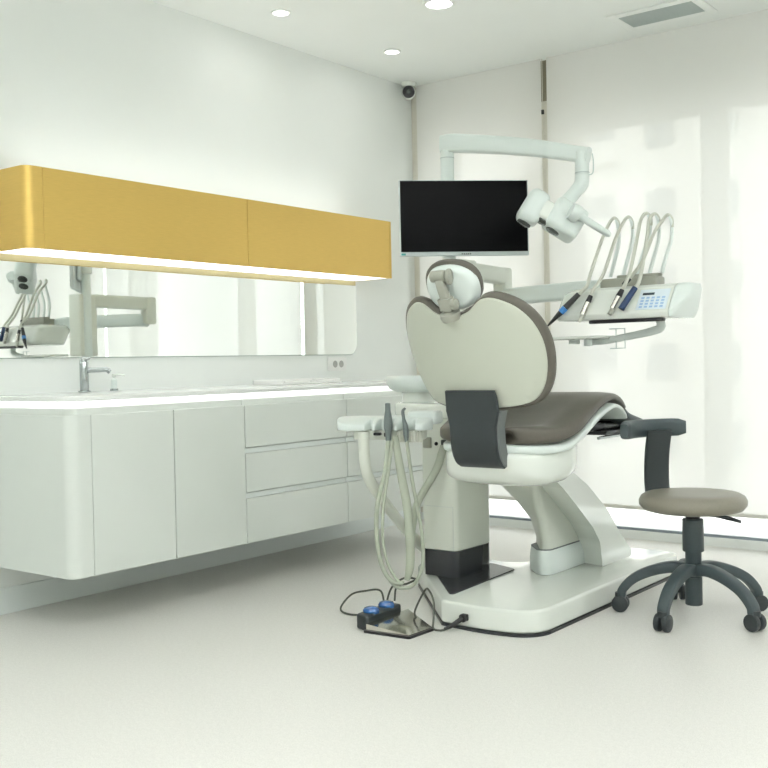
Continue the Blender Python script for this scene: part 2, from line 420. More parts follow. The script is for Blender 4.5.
# rounded end wrap and its front return
def wrap(x_front, y0, yend, r, th, z0, z1):
    o = rpoly([(0.001, y0), (x_front, y0), (x_front, yend)], [0, r, 0], 16)
    i = rpoly([(0.001, y0+th), (x_front-th, y0+th), (x_front-th, yend)], [0, r-th, 0], 16)
    rings = [[(p[0], p[1], z0), (p[0], p[1], z1), (q[0], q[1], z1), (q[0], q[1], z0)] for p, q in zip(o, i)]
    return G().loft(rings)
obj('end_panel', wrap(GX, GY0-0.002, GY0+0.080, 0.078, 0.015, GZ0, GZ1), 'gold', gc, ang=25)
for a, b in ((GY0+0.083, 3.787), (3.791, GY1-0.018)):
    obj('door', G().box((GX-0.015, a, GZ0), (GX, b, GZ1), 0.0012, 1), 'gold', gc)
obj('side_panel', G().box((0.001, GY1-0.015, GZ0), (GX, GY1, GZ1), 0.0012, 1), 'gold', gc)
obj('light_diffuser', G().prism(rpoly([(0.014, GY0+0.018), (GX-0.018, GY0+0.018), (GX-0.018, GY1-0.018), (0.014, GY1-0.018)], [0.0, 0.06, 0, 0], 8), GZ0+0.001, GZ0+0.013), 'led', gc)
obj('uplight_strip', G().box((0.15, GY0+0.1, GZ1+0.0005), (0.19, GY1-0.1, GZ1+0.008)), 'led_top', gc, smooth=False)

# mirror
MZ0, MZ1, MY0, MY1 = 1.103, 1.528, 1.7, 4.99
mp = rpoly([(MY0, MZ0), (MY1, MZ0), (MY1, MZ1), (MY0, MZ1)], [0.07, 0.07, 0.0, 0.0], 10)
mt = thing('wall_mirror', 'long frameless wall mirror under the gold cabinet', 'mirror', (0.006, 3.4, MZ0))
obj('mirror_backing', G().prism(mp, 0.0005, 0.006, mx=MXY(0)), 'mirror_edge', mt, smooth=False)
mp2 = rpoly([(MY0+0.003, MZ0+0.003), (MY1-0.003, MZ0+0.003), (MY1-0.003, MZ1), (MY0+0.003, MZ1)], [0.067, 0.067, 0.0, 0.0], 10)
obj('mirror_glass', G().prism(mp2, 0.006, 0.0085, mx=MXY(0)), 'mirror', mt, smooth=False)

ws = tag(obj('wall_strip', G().box((0.0005, 1.7, 1.5285), (0.010, 4.985, 1.5555), 0.001), 'gold_dull'), 'narrow gold strip on the wall between cabinet and mirror', 'trim strip')
# socket
st = thing('power_socket', 'white double power socket on the wall below the mirror corner', 'socket', (0.006, 4.80, 1.0))
obj('socket_plate', G().box((0.0005, 4.715, 1.008), (0.008, 4.885, 1.09), 0.003), 'socket', st)
for y in (4.775, 4.832):
    obj('socket_recess', G().lathe([(0.001, 0.0075), (0.019, 0.0075), (0.021, 0.0105), (0.017, 0.0105), (0.015, 0.0082), (0.001, 0.0082)], (0, y, 1.049), (1,0,0), 24), 'socket_hole', st)

# ------------------------------------------------------------------ base cabinets (wall hung) with worktop
CX, CY0, CY1, CZ0, CZ1 = 0.6, 2.46, 5.0, 0.225, 0.868
S = (2.562, 2.990, 3.418, 4.158, CY1)     # seams along the front
def body(g, a, b, x1=CX-0.02): g.box((0.0003, a, CZ0+0.004), (x1, b, CZ1+0.028), 0.001, 1); return g
cc = thing('corner_cabinet', 'white end cabinet with rounded corner at the left end', 'cabinet', (0.3, 2.51, CZ0))
pol = rpoly([(0.0003, CY0+0.018), (CX-0.018, CY0+0.018), (CX-0.018, S[0]), (0.0003, S[0])], [0, 0.075, 0, 0], 12)
obj('cabinet_body', G().prism(pol, CZ0+0.004, CZ1+0.028), 'carcass', cc, ang=25)
obj('corner_panel', wrap(CX, CY0, S[0]-0.0015, 0.098, 0.017, CZ0, CZ1), 'lacquer', cc, ang=25)
dc = thing('door_cabinet', 'white sink cabinet with two plain doors below the tap', 'cabinet', (0.3, 2.99, CZ0))
obj('cabinet_body', body(G(), S[0]+0.001, S[2]-0.001), 'carcass', dc)
for a, b in ((S[0], S[1]), (S[1], S[2])):
    obj('door', G().box((CX-0.019, a+0.0022, CZ0), (CX, b-0.0022, CZ1), 0.0012, 1), 'lacquer', dc)
def drawers(a, b, label):
    t = thing('drawer_cabinet', label, 'cabinet', (0.3, (a+b)/2, CZ0), 'white drawer cabinets')
    obj('cabinet_body', body(G(), a+0.001, b-0.001), 'carcass', t)
    for z0, z1 in ((0.672, CZ1), (0.463, 0.642), (CZ0, 0.433)):
        d = obj('drawer', G().box((CX-0.019, a+0.0022, z0), (CX, b-0.0022, z1), 0.0012, 1), 'lacquer', t)
        if z1 < CZ1:
            obj('finger_rail', G().box((CX-0.0185, a+0.0015, z1+0.001), (CX-0.012, b-0.0022, z1+0.026), 0.001, 1), 'base', d)
drawers(S[2], S[3], 'three-drawer white cabinet fully in view beside the doors')
drawers(S[3], S[4], 'white drawer cabinet half hidden behind the assistant tray and hoses')
wt = thing('worktop', 'continuous white worktop with glowing edge over the cabinets', 'worktop', (0.3, 3.7, 0.897))
def cpoly(off, r): return rpoly([(0.0005, CY0-0.012+off), (CX+0.012-off, CY0-0.012+off), (CX+0.012-off, CY1-off), (0.0005, CY1-off)], [0, r, 0, 0], 14)
obj('worktop_slab', G().prism(cpoly(0, 0.11), 0.924, 0.945, 0.003), 'corian', wt, ang=30)
obj('edge_light', G().prism(cpoly(0.006, 0.105), 0.910, 0.9238), 'led_counter', wt, ang=30)

tp = thing('faucet', 'chrome tap with straight spout on the white worktop', 'tap', (0.10, 2.905, 0.945))
obj('tap_body', G().cyl((0.10, 2.905, 0.945), (0.10, 2.905, 1.085), 0.020, n=28, bev=0.003), 'chrome', tp)
obj('base_ring', G().cyl((0.10, 2.905, 0.9455), (0.10, 2.905, 0.953), 0.028, n=28, bev=0.002), 'chrome', tp)
obj('spout', G().tube([(0.105, 2.912, 1.045), (0.14, 2.95, 1.046), (0.165, 2.978, 1.046), (0.176, 2.99, 1.034)], [0.012, 0.012, 0.012, 0.011], 14), 'chrome', tp)
obj('lever', G().tube([(0.10, 2.905, 1.084), (0.10, 2.905, 1.092), (0.09, 2.94, 1.10)], [0.019, 0.016, 0.007], 14), 'chrome', tp)
sd = thing('soap_dispenser', 'small frosted soap dispenser with pump beside the tap', 'dispenser', (0.10, 3.07, 0.945))
obj('collar', G().cyl((0.10, 3.07, 0.9455), (0.10, 3.07, 0.957), 0.019, n=24, bev=0.002), 'chrome', sd)
obj('bottle', G().lathe([(0.012, 0.957), (0.014, 0.962), (0.014, 0.998), (0.006, 1.006), (0.006, 1.016)], (0.10, 3.07, 0), n=24), 'white_cool', sd)
obj('pump', G().cyl((0.10, 3.07, 1.010), (0.10, 3.07, 1.026), 0.009, n=16, bev=0.002).tube([(0.10, 3.07, 1.022), (0.125, 3.09, 1.022), (0.14, 3.10, 1.016)], 0.004, 8), 'white', sd)
tr = thing('paper_tray', 'low white tray of papers on the worktop below the mirror', 'tray', (0.2, 4.22, 0.945))
obj('tray_base', G().box((0.10, 3.98, 0.9452), (0.32, 4.46, 0.955), 0.004), 'paper', tr)
obj('tray_rim', G().box((0.10, 3.98, 0.955), (0.112, 4.46, 0.972), 0.003).box((0.10, 3.98, 0.955), (0.32, 3.992, 0.972), 0.003).box((0.10, 4.448, 0.955), (0.32, 4.46, 0.972), 0.003), 'paper', tr)
obj('paper_stack', G().box((0.125, 4.02, 0.9552), (0.30, 4.22, 0.967), 0.001).box((0.13, 4.24, 0.9552), (0.29, 4.43, 0.962), 0.001), 'paper', tr)

# ------------------------------------------------------------------ dental chair
XC = 1.90
ch = thing('dental_chair', 'taupe and white dental chair, back towards the viewer', 'dental chair', (1.88, 4.1, 0))
plate = rpoly([(1.70, 3.395), (1.90, 3.375), (2.125, 3.41), (2.125, 4.86), (1.62, 4.86), (1.60, 4.20), (1.20, 4.25), (1.13, 4.12), (1.20, 3.93)],
              [0.03, 0.6, 0.13, 0.10, 0.05, 0.10, 0.06, 0.05, 0.05], 10)
cx0 = sum(p[0] for p in plate)/len(plate); cy0 = sum(p[1] for p in plate)/len(plate)
obj('base_gasket', G().prism([(cx0+(x-cx0)*0.997, cy0+(y-cy0)*0.998) for x, y in plate], 0.0, 0.0118), 'dark_gloss', ch, ang=30)
bp = obj('base_plate', G().prism([(cx0+(x-cx0)*0.994, cy0+(y-cy0)*0.996) for x, y in plate], 0.0118, 0.102, 0.012, 4), 'white', ch, ang=40)
obj('base_port', G().box((1.805, 3.3735, 0.040), (1.835, 3.390, 0.065), 0.003), 'black', bp)
# lift arm: leaning blade rising from the foot end to the seat
def section(xn, yn0, yn1, xf, yf0, yf1, z, r=0.03):
    return [(x, y, z) for x, y in rpoly([(xn, yn0), (xn, yn1), (xf, yf1), (xf, yf0)], r, 5)]
arm = [(1.82, 3.985, 4.56, 1.66, 4.20, 4.60, 0.104), (1.82, 3.99, 4.58, 1.66, 4.235, 4.62, 0.165), (1.82, 4.002, 4.53, 1.66, 4.24, 4.58, 0.23), (1.82, 3.995, 4.42, 1.66, 4.19, 4.48, 0.32),
       (1.82, 3.985, 4.29, 1.66, 4.07, 4.36, 0.41), (1.82, 3.965, 4.175, 1.655, 3.925, 4.22, 0.495), (1.82, 3.90, 4.07, 1.65, 3.80, 4.10, 0.56), (1.82, 3.80, 3.99, 1.65, 3.70, 4.02, 0.625)]
obj('lift_arm', G().loft([section(*q) for q in arm]), 'white_warm', ch, ang=50)
def blade(prof, xs, shift):
    return G().loft([[(x, y+s, z) for y, z in prof] for x, s in zip(xs, shift)])
fin = rpoly([(4.34, 0.104), (4.69, 0.104), (4.51, 0.25), (4.407, 0.352), (4.208, 0.489), (4.04, 0.575), (3.93, 0.66), (3.78, 0.66), (3.90, 0.545), (3.975, 0.50), (4.11, 0.402), (4.25, 0.295), (4.32, 0.218)],
            [0.0, 0.02, 0.15, 0.3, 0.3, 0.2, 0.0, 0.0, 0.1, 0.1, 0.2, 0.2, 0.06], 6)
obj('arm_cover', blade(fin, (1.76, 1.775, 1.935, 1.95), (0.05, 0.045, 0.0, -0.01)), 'white', ch, ang=40)
obj('arm_collar', G().loft([section(1.845, 3.965, 4.42, 1.69, 4.12, 4.45, 0.104, 0.04), section(1.845, 3.965, 4.42, 1.69, 4.12, 4.45, 0.16, 0.04), section(1.828, 3.985, 4.40, 1.68, 4.15, 4.45, 0.205, 0.04)]), 'white_cool', ch, ang=50)
obj('collar_seam', G().loft([section(1.828, 3.984, 4.405, 1.68, 4.15, 4.45, 0.2055, 0.04), section(1.827, 3.985, 4.405, 1.68, 4.15, 4.45, 0.2085, 0.04)]), 'grip', ch, ang=50)
obj('arm_stop', G().box((1.8195, 4.515, 0.165), (1.826, 4.532, 0.235), 0.001), 'black', ch)

# seat underbody
def sring(y, z0, z1, hw, r=0.05, e=0.35, n=40, xc=XC):
    out = []
    for j in range(n):
        a = 2*PI*j/n; ca, sa = math.cos(a), math.sin(a)
        out.append((xc+hw*math.copysign(abs(ca)**e, ca), y, (z0+z1)/2+(z1-z0)/2*math.copysign(abs(sa)**e, sa)))
    return out
obj('seat_housing', G().loft([sring(3.415, 0.63, 0.69, 0.12, e=.6), sring(3.425, 0.60, 0.705, 0.165, e=.55), sring(3.46, 0.573, 0.716, 0.21, e=.5), sring(3.53, 0.558, 0.724, 0.24, e=.5),
     sring(3.66, 0.558, 0.745, 0.245, e=.5), sring(3.76, 0.567, 0.79, 0.222, e=.5), sring(3.86, 0.585, 0.82, 0.175, e=.5), sring(3.96, 0.61, 0.84, 0.12, e=.5), sring(4.04, 0.70, 0.84, 0.07, e=.5)]), 'white', ch, ang=60)
# swept cushion shapes: stations (Y, Ztop, thickness, half width)
def swept(st, dish=0.0, n=48, e=0.5, dz=0.0, sub=5):
    st = [(y+0.048*max(0.0, min(1.0, (y-3.64)/0.2)), z, th, hw) for y, z, th, hw in st]
    P = []
    for i in range(len(st)-1):
        p0 = st[max(i-1, 0)]; p1 = st[i]; p2 = st[i+1]; p3 = st[min(i+2, len(st)-1)]
        for k in range(sub):
            t = k/sub
            P.append([0.5*((2*b)+(c-a)*t+(2*a-5*b+4*c-d)*t*t+(3*b-a-3*c+d)*t**3) for a, b, c, d in zip(p0, p1, p2, p3)])
    P.append(list(st[-1]))
    rings = []
    for i, (y, z, th, hw) in enumerate(P):
        dsh = dish*max(0.12, min(1.0, (3.90-y)/0.2))
        a, b = P[max(i-1, 0)], P[min(i+1, len(P)-1)]
        t = V((0, b[0]-a[0], b[1]-a[1])).normalized(); nn = V((0, -t.z, t.y))
        c = V((XC, y, z+dz))-nn*th/2
        ring = []
        for j in range(n):
            q = 2*PI*j/n; ca, sa = math.cos(q), math.sin(q)
            u = math.copysign(abs(ca)**e, ca); w = math.copysign(abs(sa)**e, sa)
            lift = -dsh*max(0.0, 1-(u/0.72)**2) if sa > 0 else 0.0
            if sa > 0 and dish: lift *= min(1, max(0, w))
            ring.append(c+V((1,0,0))*hw*u+nn*(th/2*w+lift))
        rings.append(ring)
    return G().loft(rings)
seat = [(3.395, 0.775, 0.035, 0.09), (3.402, 0.794, 0.066, 0.125), (3.43, 0.803, 0.078, 0.185), (3.48, 0.804, 0.080, 0.245), (3.54, 0.806, 0.080, 0.285), (3.62, 0.829, 0.078, 0.305), (3.70, 0.862, 0.068, 0.303),
        (3.78, 0.893, 0.056, 0.300), (3.86, 0.911, 0.046, 0.297), (3.94, 0.913, 0.042, 0.29), (4.02, 0.892, 0.040, 0.28), (4.085, 0.858, 0.036, 0.268), (4.10, 0.845, 0.02, 0.26)]
sc_ = obj('seat_cushion', swept(seat, 0.022), 'uph', ch, ang=60)
shell_ = [(3.415, 0.728, 0.03, 0.15), (3.45, 0.731, 0.045, 0.205), (3.50, 0.734, 0.05, 0.248), (3.56, 0.738, 0.05, 0.276), (3.62, 0.752, 0.05, 0.288), (3.68, 0.785, 0.048, 0.296), (3.77, 0.835, 0.042, 0.300), (3.86, 0.864, 0.035, 0.299), (3.94, 0.870, 0.03, 0.292), (4.02, 0.852, 0.028, 0.282), (4.085, 0.822, 0.026, 0.270), (4.11, 0.802, 0.018, 0.262)]
obj('seat_shell', swept(shell_, 0.0), 'white_cool', ch, ang=60)
leg = [(4.105, 0.845, 0.03, 0.255), (4.16, 0.822, 0.045, 0.255), (4.30, 0.792, 0.045, 0.245), (4.48, 0.755, 0.042, 0.225), (4.62, 0.728, 0.04, 0.20), (4.66, 0.716, 0.025, 0.17)]
lr = obj('leg_rest', swept(leg, 0.0), 'slate', ch, ang=60)
lm = G().box((1.70, 4.08, 0.722), (2.10, 4.54, 0.742), 0.005).box((1.74, 4.03, 0.742), (2.06, 4.49, 0.775), 0.006)
obj('leg_rest_plate', lm, 'dark_gloss', lr)
for x in (1.73, 2.085):
    obj('slide_rod', G().cyl((x, 4.03, 0.714), (x, 4.56, 0.714), 0.007, n=12), 'chrome', lr)

# back bracket: dark curved strap from the back shell down under the seat
bk = [(3.322, 0.936), (3.331, 0.91), (3.339, 0.86), (3.341, 0.80), (3.345, 0.74), (3.358, 0.69), (3.382, 0.655), (3.42, 0.635)]
def strap(pts, hw, th):
    rings = []
    for i, (y, z) in enumerate(pts):
        a, b = pts[max(i-1, 0)], pts[min(i+1, len(pts)-1)]
        t = V((0, b[0]-a[0], b[1]-a[1])).normalized(); nn = V((0, t.z, -t.y))
        w = hw[i]; c = V((XC-0.006, y, z)); k = 0.012
        sec = [(-w, 0.004), (-w+0.004, 0), (w-0.004, 0), (w, 0.004), (w, th), (w-0.006, th), (-w+0.006, th), (-w, th)]
        rings.append([c+V((1,0,0))*p-nn*q for p, q in sec])
    return rings
hw = [0.110, 0.115, 0.118, 0.104, 0.104, 0.104, 0.104, 0.102]
def bsub(pts, hwl, s=5):
    P = []; Hh = []
    for i in range(len(pts)-1):
        p0 = pts[max(i-1, 0)]; p1 = pts[i]; p2 = pts[i+1]; p3 = pts[min(i+2, len(pts)-1)]
        for k in range(s):
            t = k/s
            P.append(tuple(0.5*((2*b)+(c-a)*t+(2*a-5*b+4*c-d)*t*t+(3*b-a-3*c+d)*t**3) for a, b, c, d in zip(p0, p1, p2, p3)))
            Hh.append(hwl[i]*(1-t)+hwl[i+1]*t)
    return P+[pts[-1]], Hh+[hwl[-1]]
P_, H_ = bsub(bk, hw)
br = obj('back_bracket', G().loft(strap(P_, H_, 0.012)), 'anthr', ch, ang=40)
P2, H2 = bsub([(y+0.012, z) for y, z in bk[2:]], [w+0.006 for w in hw[2:]])
obj('bracket_core', G().loft(strap(P2, H2, 0.05)), 'bracket_edge', br, ang=40)

# backrest: dished shell with cushion in front (towards the window)
AN = math.radians(25.5)
EV = V((0, -math.sin(AN), math.cos(AN))); P0 = V((XC, 3.338, 0.938)); CB = 1.1
half = [(0.0, 0.301), (0.045, 0.313), (0.078, 0.328), (0.103, 0.350), (0.130, 0.369), (0.163, 0.374), (0.20, 0.362), (0.241, 0.335), (0.275, 0.289), (0.294, 0.232), (0.300, 0.17),
        (0.293, 0.095), (0.272, 0.022), (0.236, -0.036), (0.185, -0.061), (0.11, -0.073), (0.0, -0.076)]
def densify(pts, s=4):
    out = []
    for i in range(len(pts)-1):
        p0 = pts[i-1] if i else (-pts[1][0], pts[1][1]); p1 = pts[i]; p2 = pts[i+1]
        p3 = pts[i+2] if i+2 < len(pts) else (-pts[-2][0], pts[-2][1])
        for k in range(s):
            t = k/s
            out.append(tuple(0.5*((2*b)+(c-a)*t+(2*a-5*b+4*c-d)*t*t+(3*b-a-3*c+d)*t**3) for a, b, c, d in zip(p0, p1, p2, p3)))
    return out+[pts[-1]]
hd = densify(half)
outline = hd + [(-u, v) for u, v in reversed(hd[1:-1])]
def dished(outline, d_of, layers, P0, EV, C, cen, fill=8):
    """layers: list of (outline scale, push towards +Y); faces filled with inner rings so the dish is a real surface"""
    Y = V((0,1,0)); nrm = V((0, EV.z, -EV.y))
    def pt(u, v, d): return P0+V((1,0,0))*u+EV*v+Y*(C*u*u)+nrm*d
    cu, cv = cen
    def ring(s, d): return [pt(cu+(u-cu)*s, cv+(v-cv)*s, d) for u, v in outline]
    rings = []
    f0 = layers[0]; f1 = layers[-1]
    for k in range(fill): rings.append(ring(f0[0]*(0.02+0.98*k/fill), f0[1]+d_of(k/fill)))
    for s, d in layers: rings.append(ring(s, d))
    for k in range(fill-1, -1, -1): rings.append(ring(f1[0]*(0.02+0.98*k/fill), f1[1]))
    return G().loft(rings)
cen = (0.0, 0.15)
bs = obj('backrest', dished(outline, lambda k: 0.0, [(0.985, 0.0), (0.998, 0.004), (1.0, 0.011), (0.995, 0.02)], P0, EV, CB, cen), 'shell', ch, ang=40)
obj('back_cushion', dished(outline, lambda k: 0.0, [(0.97, 0.010), (1.025, 0.008), (1.058, 0.017), (1.065, 0.030), (1.045, 0.046), (1.005, 0.056), (0.94, 0.062)], P0, EV, CB, cen), 'uph_side', bs, ang=60)

# headrest
hr_out = [(0.112*math.copysign(abs(math.cos(a))**0.85, math.cos(a)), 0.088*math.copysign(abs(math.sin(a))**0.85, math.sin(a))) for a in [2*PI*j/48 for j in range(48)]]
AH = math.radians(22); EH = V((0, -math.sin(AH), math.cos(AH)))
PH = V((XC-0.014, 3.222, 1.326))
hs = obj('headrest', dished(hr_out, lambda k: 0.0, [(0.86, -0.018), (0.955, -0.008), (1.0, 0.004), (1.0, 0.014)], PH, EH, 1.6, (0,0)), 'white_cool', ch, ang=50)
obj('headrest_cushion', dished(hr_out, lambda k: 0.0, [(0.98, 0.006), (1.03, 0.008), (1.06, 0.02), (1.06, 0.036), (1.0, 0.05), (0.9, 0.056)], PH+EH*0.008-V((0.007, 0, 0)), EH, 1.6, (0,0)), 'uph_side', hs, ang=60)
hb = obj('headrest_bar', G().tube([(XC-0.004, 3.205, 1.225), (XC-0.006, 3.178, 1.285), (XC-0.012, 3.16, 1.335), (XC-0.016, 3.155, 1.362)], 1.0, 20, flat=(0.019, 0.013, (0, -1, 0))), 'beige', ch)
obj('bar_socket', G().lathe([(0.02, -0.018), (0.036, -0.016), (0.041, 0.0), (0.038, 0.012), (0.02, 0.016)], (XC-0.002, 3.205, 1.222), (0, -0.45, 0.9), 28), 'beige', hb)
obj('clamp', G().tube([(XC-0.004, 3.193, 1.245), (XC-0.005, 3.176, 1.285)], 1.0, 20, flat=(0.028, 0.021, (0, -1, 0)), smooth=False).cyl((XC+0.022, 3.18, 1.262), (XC+0.042, 3.18, 1.262), 0.020, n=20, bev=0.003), 'beige', hb)
obj('pivot', G().cyl((XC-0.050, 3.154, 1.365), (XC+0.012, 3.160, 1.365), 0.022, n=28, bev=0.006), 'beige', hb)
obj('pivot_knob', G().cyl((XC+0.012, 3.164, 1.362), (XC+0.028, 3.168, 1.362), 0.030, n=28, bev=0.006), 'beige', hb)

# ------------------------------------------------------------------ water column with spittoon, post
tu = thing('treatment_unit', 'white water column with spittoon bowl and tall post behind the chair back', 'dental unit', (1.42, 3.95, 0.102))
colp = rpoly([(1.372, 3.745), (1.545, 3.745), (1.545, 4.02), (1.44, 4.16), (1.25, 4.16), (1.262, 3.93)], [0.02, 0.03, 0.05, 0.05, 0.05, 0.04], 6)
obj('column_body', G().prism(colp, 0.222, 0.80, 0.01, 3), 'white_warm', tu, ang=35)
ov = [(1.40+(x-1.40)*0.985, 3.95+(y-3.95)*0.985) for x, y in colp]
db = obj('dark_base', G().prism(ov, 0.108, 0.222), 'dark_gloss', tu, ang=35)
mat_poly = rpoly([(1.690, 3.475), (1.648, 4.06), (1.50, 4.12), (1.26, 4.06), (1.245, 3.96)], 0.012, 3)
obj('floor_mat', G().prism(mat_poly, 0.1022, 0.108), 'dark_gloss', db, ang=30)
obj('upper_body', G().prism(rpoly([(1.075, 3.93), (1.372, 3.80), (1.545, 3.76), (1.545, 4.02), (1.44, 4.20), (1.075, 4.22)], 0.05, 6), 0.80, 0.862, 0.012, 3), 'white', tu, ang=35)
sp = obj('spittoon_neck', G().lathe([(0.085, 0.858), (0.078, 0.87), (0.078, 0.905), (0.09, 0.915)], (1.115, 4.08, 0), n=36), 'white', tu)
obj('spittoon_bowl', G().lathe([(0.02, 0.905), (0.10, 0.908), (0.138, 0.925), (0.152, 0.955), (0.155, 0.978), (0.149, 0.985), (0.140, 0.976), (0.12, 0.945), (0.05, 0.925), (0.01, 0.922)], (1.115, 4.08, 0), n=48), 'white_cool', tu, ang=50)
obj('post', G().cyl((1.364, 4.0, 0.855), (1.364, 4.0, 2.065), 0.031, n=32, bev=0.006), 'white_cool', tu)
obj('post_collar', G().cyl((1.364, 4.0, 1.985), (1.364, 4.0, 1.9885), 0.0325, n=32), 'vent', tu)
obj('post_housing', G().box((1.352, 3.945, 1.13), (1.47, 4.075, 1.515), 0.012, 3), 'white_warm', tu)
obj('side_connector', G().box((1.487, 3.722, 0.665), (1.528, 3.746, 0.712), 0.004), 'anthr', tu)
obj('side_socket', G().box((1.380, 3.738, 0.672), (1.424, 3.746, 0.720), 0.004), 'beige', tu)
obj('side_button', G().cyl((1.450, 3.738, 0.692), (1.450, 3.748, 0.692), 0.008, n=16, bev=0.002), 'black', tu)
obj('column_seam', G().box((1.385, 3.7436, 0.415), (1.530, 3.7458, 0.418)).box((1.528, 3.7436, 0.225), (1.5305, 3.7458, 0.418)), 'carcass', tu, smooth=False)

# ------------------------------------------------------------------ operating lamp
ol = thing('operating_lamp', 'white operating lamp on a long arm with three lenses', 'dental lamp', (1.364, 4.0, 2.066))
obj('lamp_arm', G().tube([(1.342, 3.998, 2.052), (1.43, 4.005, 2.047), (1.75, 4.04, 1.990), (1.99, 4.073, 1.931), (2.04, 4.078, 1.921)], [1.0, 1.0, 0.90, 0.80, 0.77], 24, flat=(0.032, 0.042, (0,0,1))), 'white_cool', ol)
lj = obj('lamp_joint', G().cyl((2.008, 4.075, 1.835), (2.008, 4.075, 1.94), 0.030, 0.031, n=28, bev=0.003), 'white_cool', ol)
obj('joint_ring', G().cyl((2.008, 4.075, 1.846), (2.008, 4.075, 1.850), 0.0315, n=28), 'vent', lj)
obj('lamp_neck', G().tube([(2.008, 4.075, 1.836), (2.005, 4.07, 1.80), (1.985, 4.05, 1.765), (1.96, 4.02, 1.722), (1.95, 4.0, 1.68)], [0.031, 0.031, 0.029, 0.031, 0.036], 20), 'white_cool', ol)
obj('cable_loop', G().tube([(2.055, 4.078, 1.925), (2.058, 4.08, 1.89), (2.056, 4.079, 1.845), (2.035, 4.077, 1.835)], 0.0028, 8), 'vent', ol)
D = V((-0.33, -0.45, -0.83)).normalized(); W = V((0.72, 0.56, -0.36)); W = (W-D*W.dot(D)).normalized(); N = D.cross(W).normalized()
LC = V((1.972, 3.985, 1.650))
def lbox(cw, cn, cd, sw, sn, sd, bev):
    m = MX(LC, W, N, D)
    return G().box((cw-sw, cn-sn, cd-sd), (cw+sw, cn+sn, cd+sd), bev, 5, mx=m)
obj('lamp_body', lbox(0.002, 0.0, 0.01, 0.075, 0.062, 0.070, 0.024), 'white_cool', ol, ang=50)
obj('lamp_bridge', lbox(-0.085, 0.005, 0.028, 0.045, 0.045, 0.045, 0.02), 'white', ol, ang=50)
obj('lamp_pod', lbox(-0.140, -0.006, 0.036, 0.048, 0.062, 0.078, 0.036), 'white_cool', ol, ang=50)
for cw, cn, cd in ((-0.02, 0.0, 0.080), (-0.082, 0.012, 0.073), (-0.140, -0.006, 0.114)):
    p = LC+W*cw+N*cn+D*(cd-0.003)
    obj('lens', G().lathe([(0.001, 0.0), (0.031, 0.0), (0.031, 0.005), (0.024, 0.008), (0.001, 0.009)], p, D, 28), 'lens', ol)
hp0 = V((2.048, 3.938, 1.654)); hq = V((2.142, 4.033, 1.572)); HD = (hq-hp0).normalized()
obj('handle_disc', G().lathe([(0.001, -0.03), (0.036, -0.03), (0.038, 0.0), (0.034, 0.010), (0.018, 0.014), (0.001, 0.014)], hp0, HD, 32), 'white_cool', ol)
obj('handle', G().tube([hp0+HD*0.005, hp0+HD*0.04, hq, hq+HD*0.012], [0.015, 0.016, 0.0145, 0.008], 18, smooth=False), 'white_cool', ol)

# ------------------------------------------------------------------ monitor
mo = thing('monitor', 'black flat-screen monitor with slim silver frame on the post', 'monitor', (1.40, 3.98, 1.52))
A_, B_ = V((1.236, 3.794, 0)), V((1.669, 4.205, 0))
mw = (B_-A_).length; mu = (B_-A_).normalized(); mn = V((mu.y, -mu.x, 0))   # mn faces the viewer
mm = MX(V((A_.x, A_.y, 1.532)), mu, V((0,0,1)), -mn)      # local: x along width, y up, z to the back
mh = 0.345
obj('monitor_case', G().box((0, 0, 0.0), (mw, mh, 0.022), 0.004, 2, mx=mm).box((0.09, 0.06, 0.02), (mw-0.09, mh-0.07, 0.042), 0.01, 3, mx=mm), 'bezel', mo)
obj('screen', G().box((0.005, 0.019, -0.0012), (mw-0.005, mh-0.004, 0.002), mx=mm), 'screen', mo, smooth=False)
lg = G()                                               # small dark maker's mark on the lower frame
for x, w_ in ((0, 5), (7, 6), (15, 4), (21, 6), (29, 5)):
    k = 0.0013
    lg.box((mw*0.51+x*k-0.022, 0.0065, -0.0008), (mw*0.51+(x+w_)*k-0.022, 0.0125, 0.001), mx=mm)
obj('logo', lg, 'grip', mo, smooth=False)
obj('sticker', G().box((0.006, 0.004, -0.0008), (0.026, 0.013, 0.001), mx=mm), 'teal', mo, smooth=False)
obj('monitor_mount', G().box((mw/2-0.05, 0.10, 0.042), (mw/2+0.05, 0.20, 0.07), 0.005, 2, mx=mm).tube([mm @ V((mw/2, 0.15, 0.065)), V((1.37, 3.99, 1.67))], 0.02, 14, smooth=False).cyl((1.364, 4.0, 1.64), (1.364, 4.0, 1.73), 0.04, n=28, bev=0.004), 'white', mo)

# ------------------------------------------------------------------ instrument console on its two-piece arm
ic = thing('instrument_console', 'white instrument console with keypad held on a swing arm', 'dental console', (2.2, 4.12, 1.19))
obj('upper_arm', G().tube([(1.385, 4.06, 1.475), (1.37, 4.30, 1.472), (1.358, 4.50, 1.470)], 1.0, 24, flat=(0.035, 0.042, (0,0,1)), smooth=False), 'white_warm', ic)
obj('elbow', G().box((1.322, 4.445, 1.335), (1.394, 4.525, 1.513), 0.014, 3), 'white_warm', ic)
obj('lower_arm', G().tube([(1.37, 4.475, 1.362), (1.55, 4.43, 1.366), (1.95, 4.30, 1.362), (2.10, 4.25, 1.345)], 1.0, 24, flat=(0.03, 0.042, (0,0,1))), 'white_cool', ic)
prof = rpoly([(3.975, 1.212), (3.968, 1.236), (4.045, 1.338), (4.085, 1.352), (4.27, 1.352), (4.30, 1.32), (4.24, 1.212)], [0.008, 0.012, 0.025, 0.02, 0.02, 0.02, 0.02], 5)
def inset(pr, s, dz=0): 
    cy = 4.13; cz = 1.285
    return [(cy+(y-cy)*s, cz+(z-cz)*s+dz) for y, z in pr]
def prof_rings(xs): return [[(x, y, z) for y, z in inset(prof, s, dz)] for x, s, dz in xs]
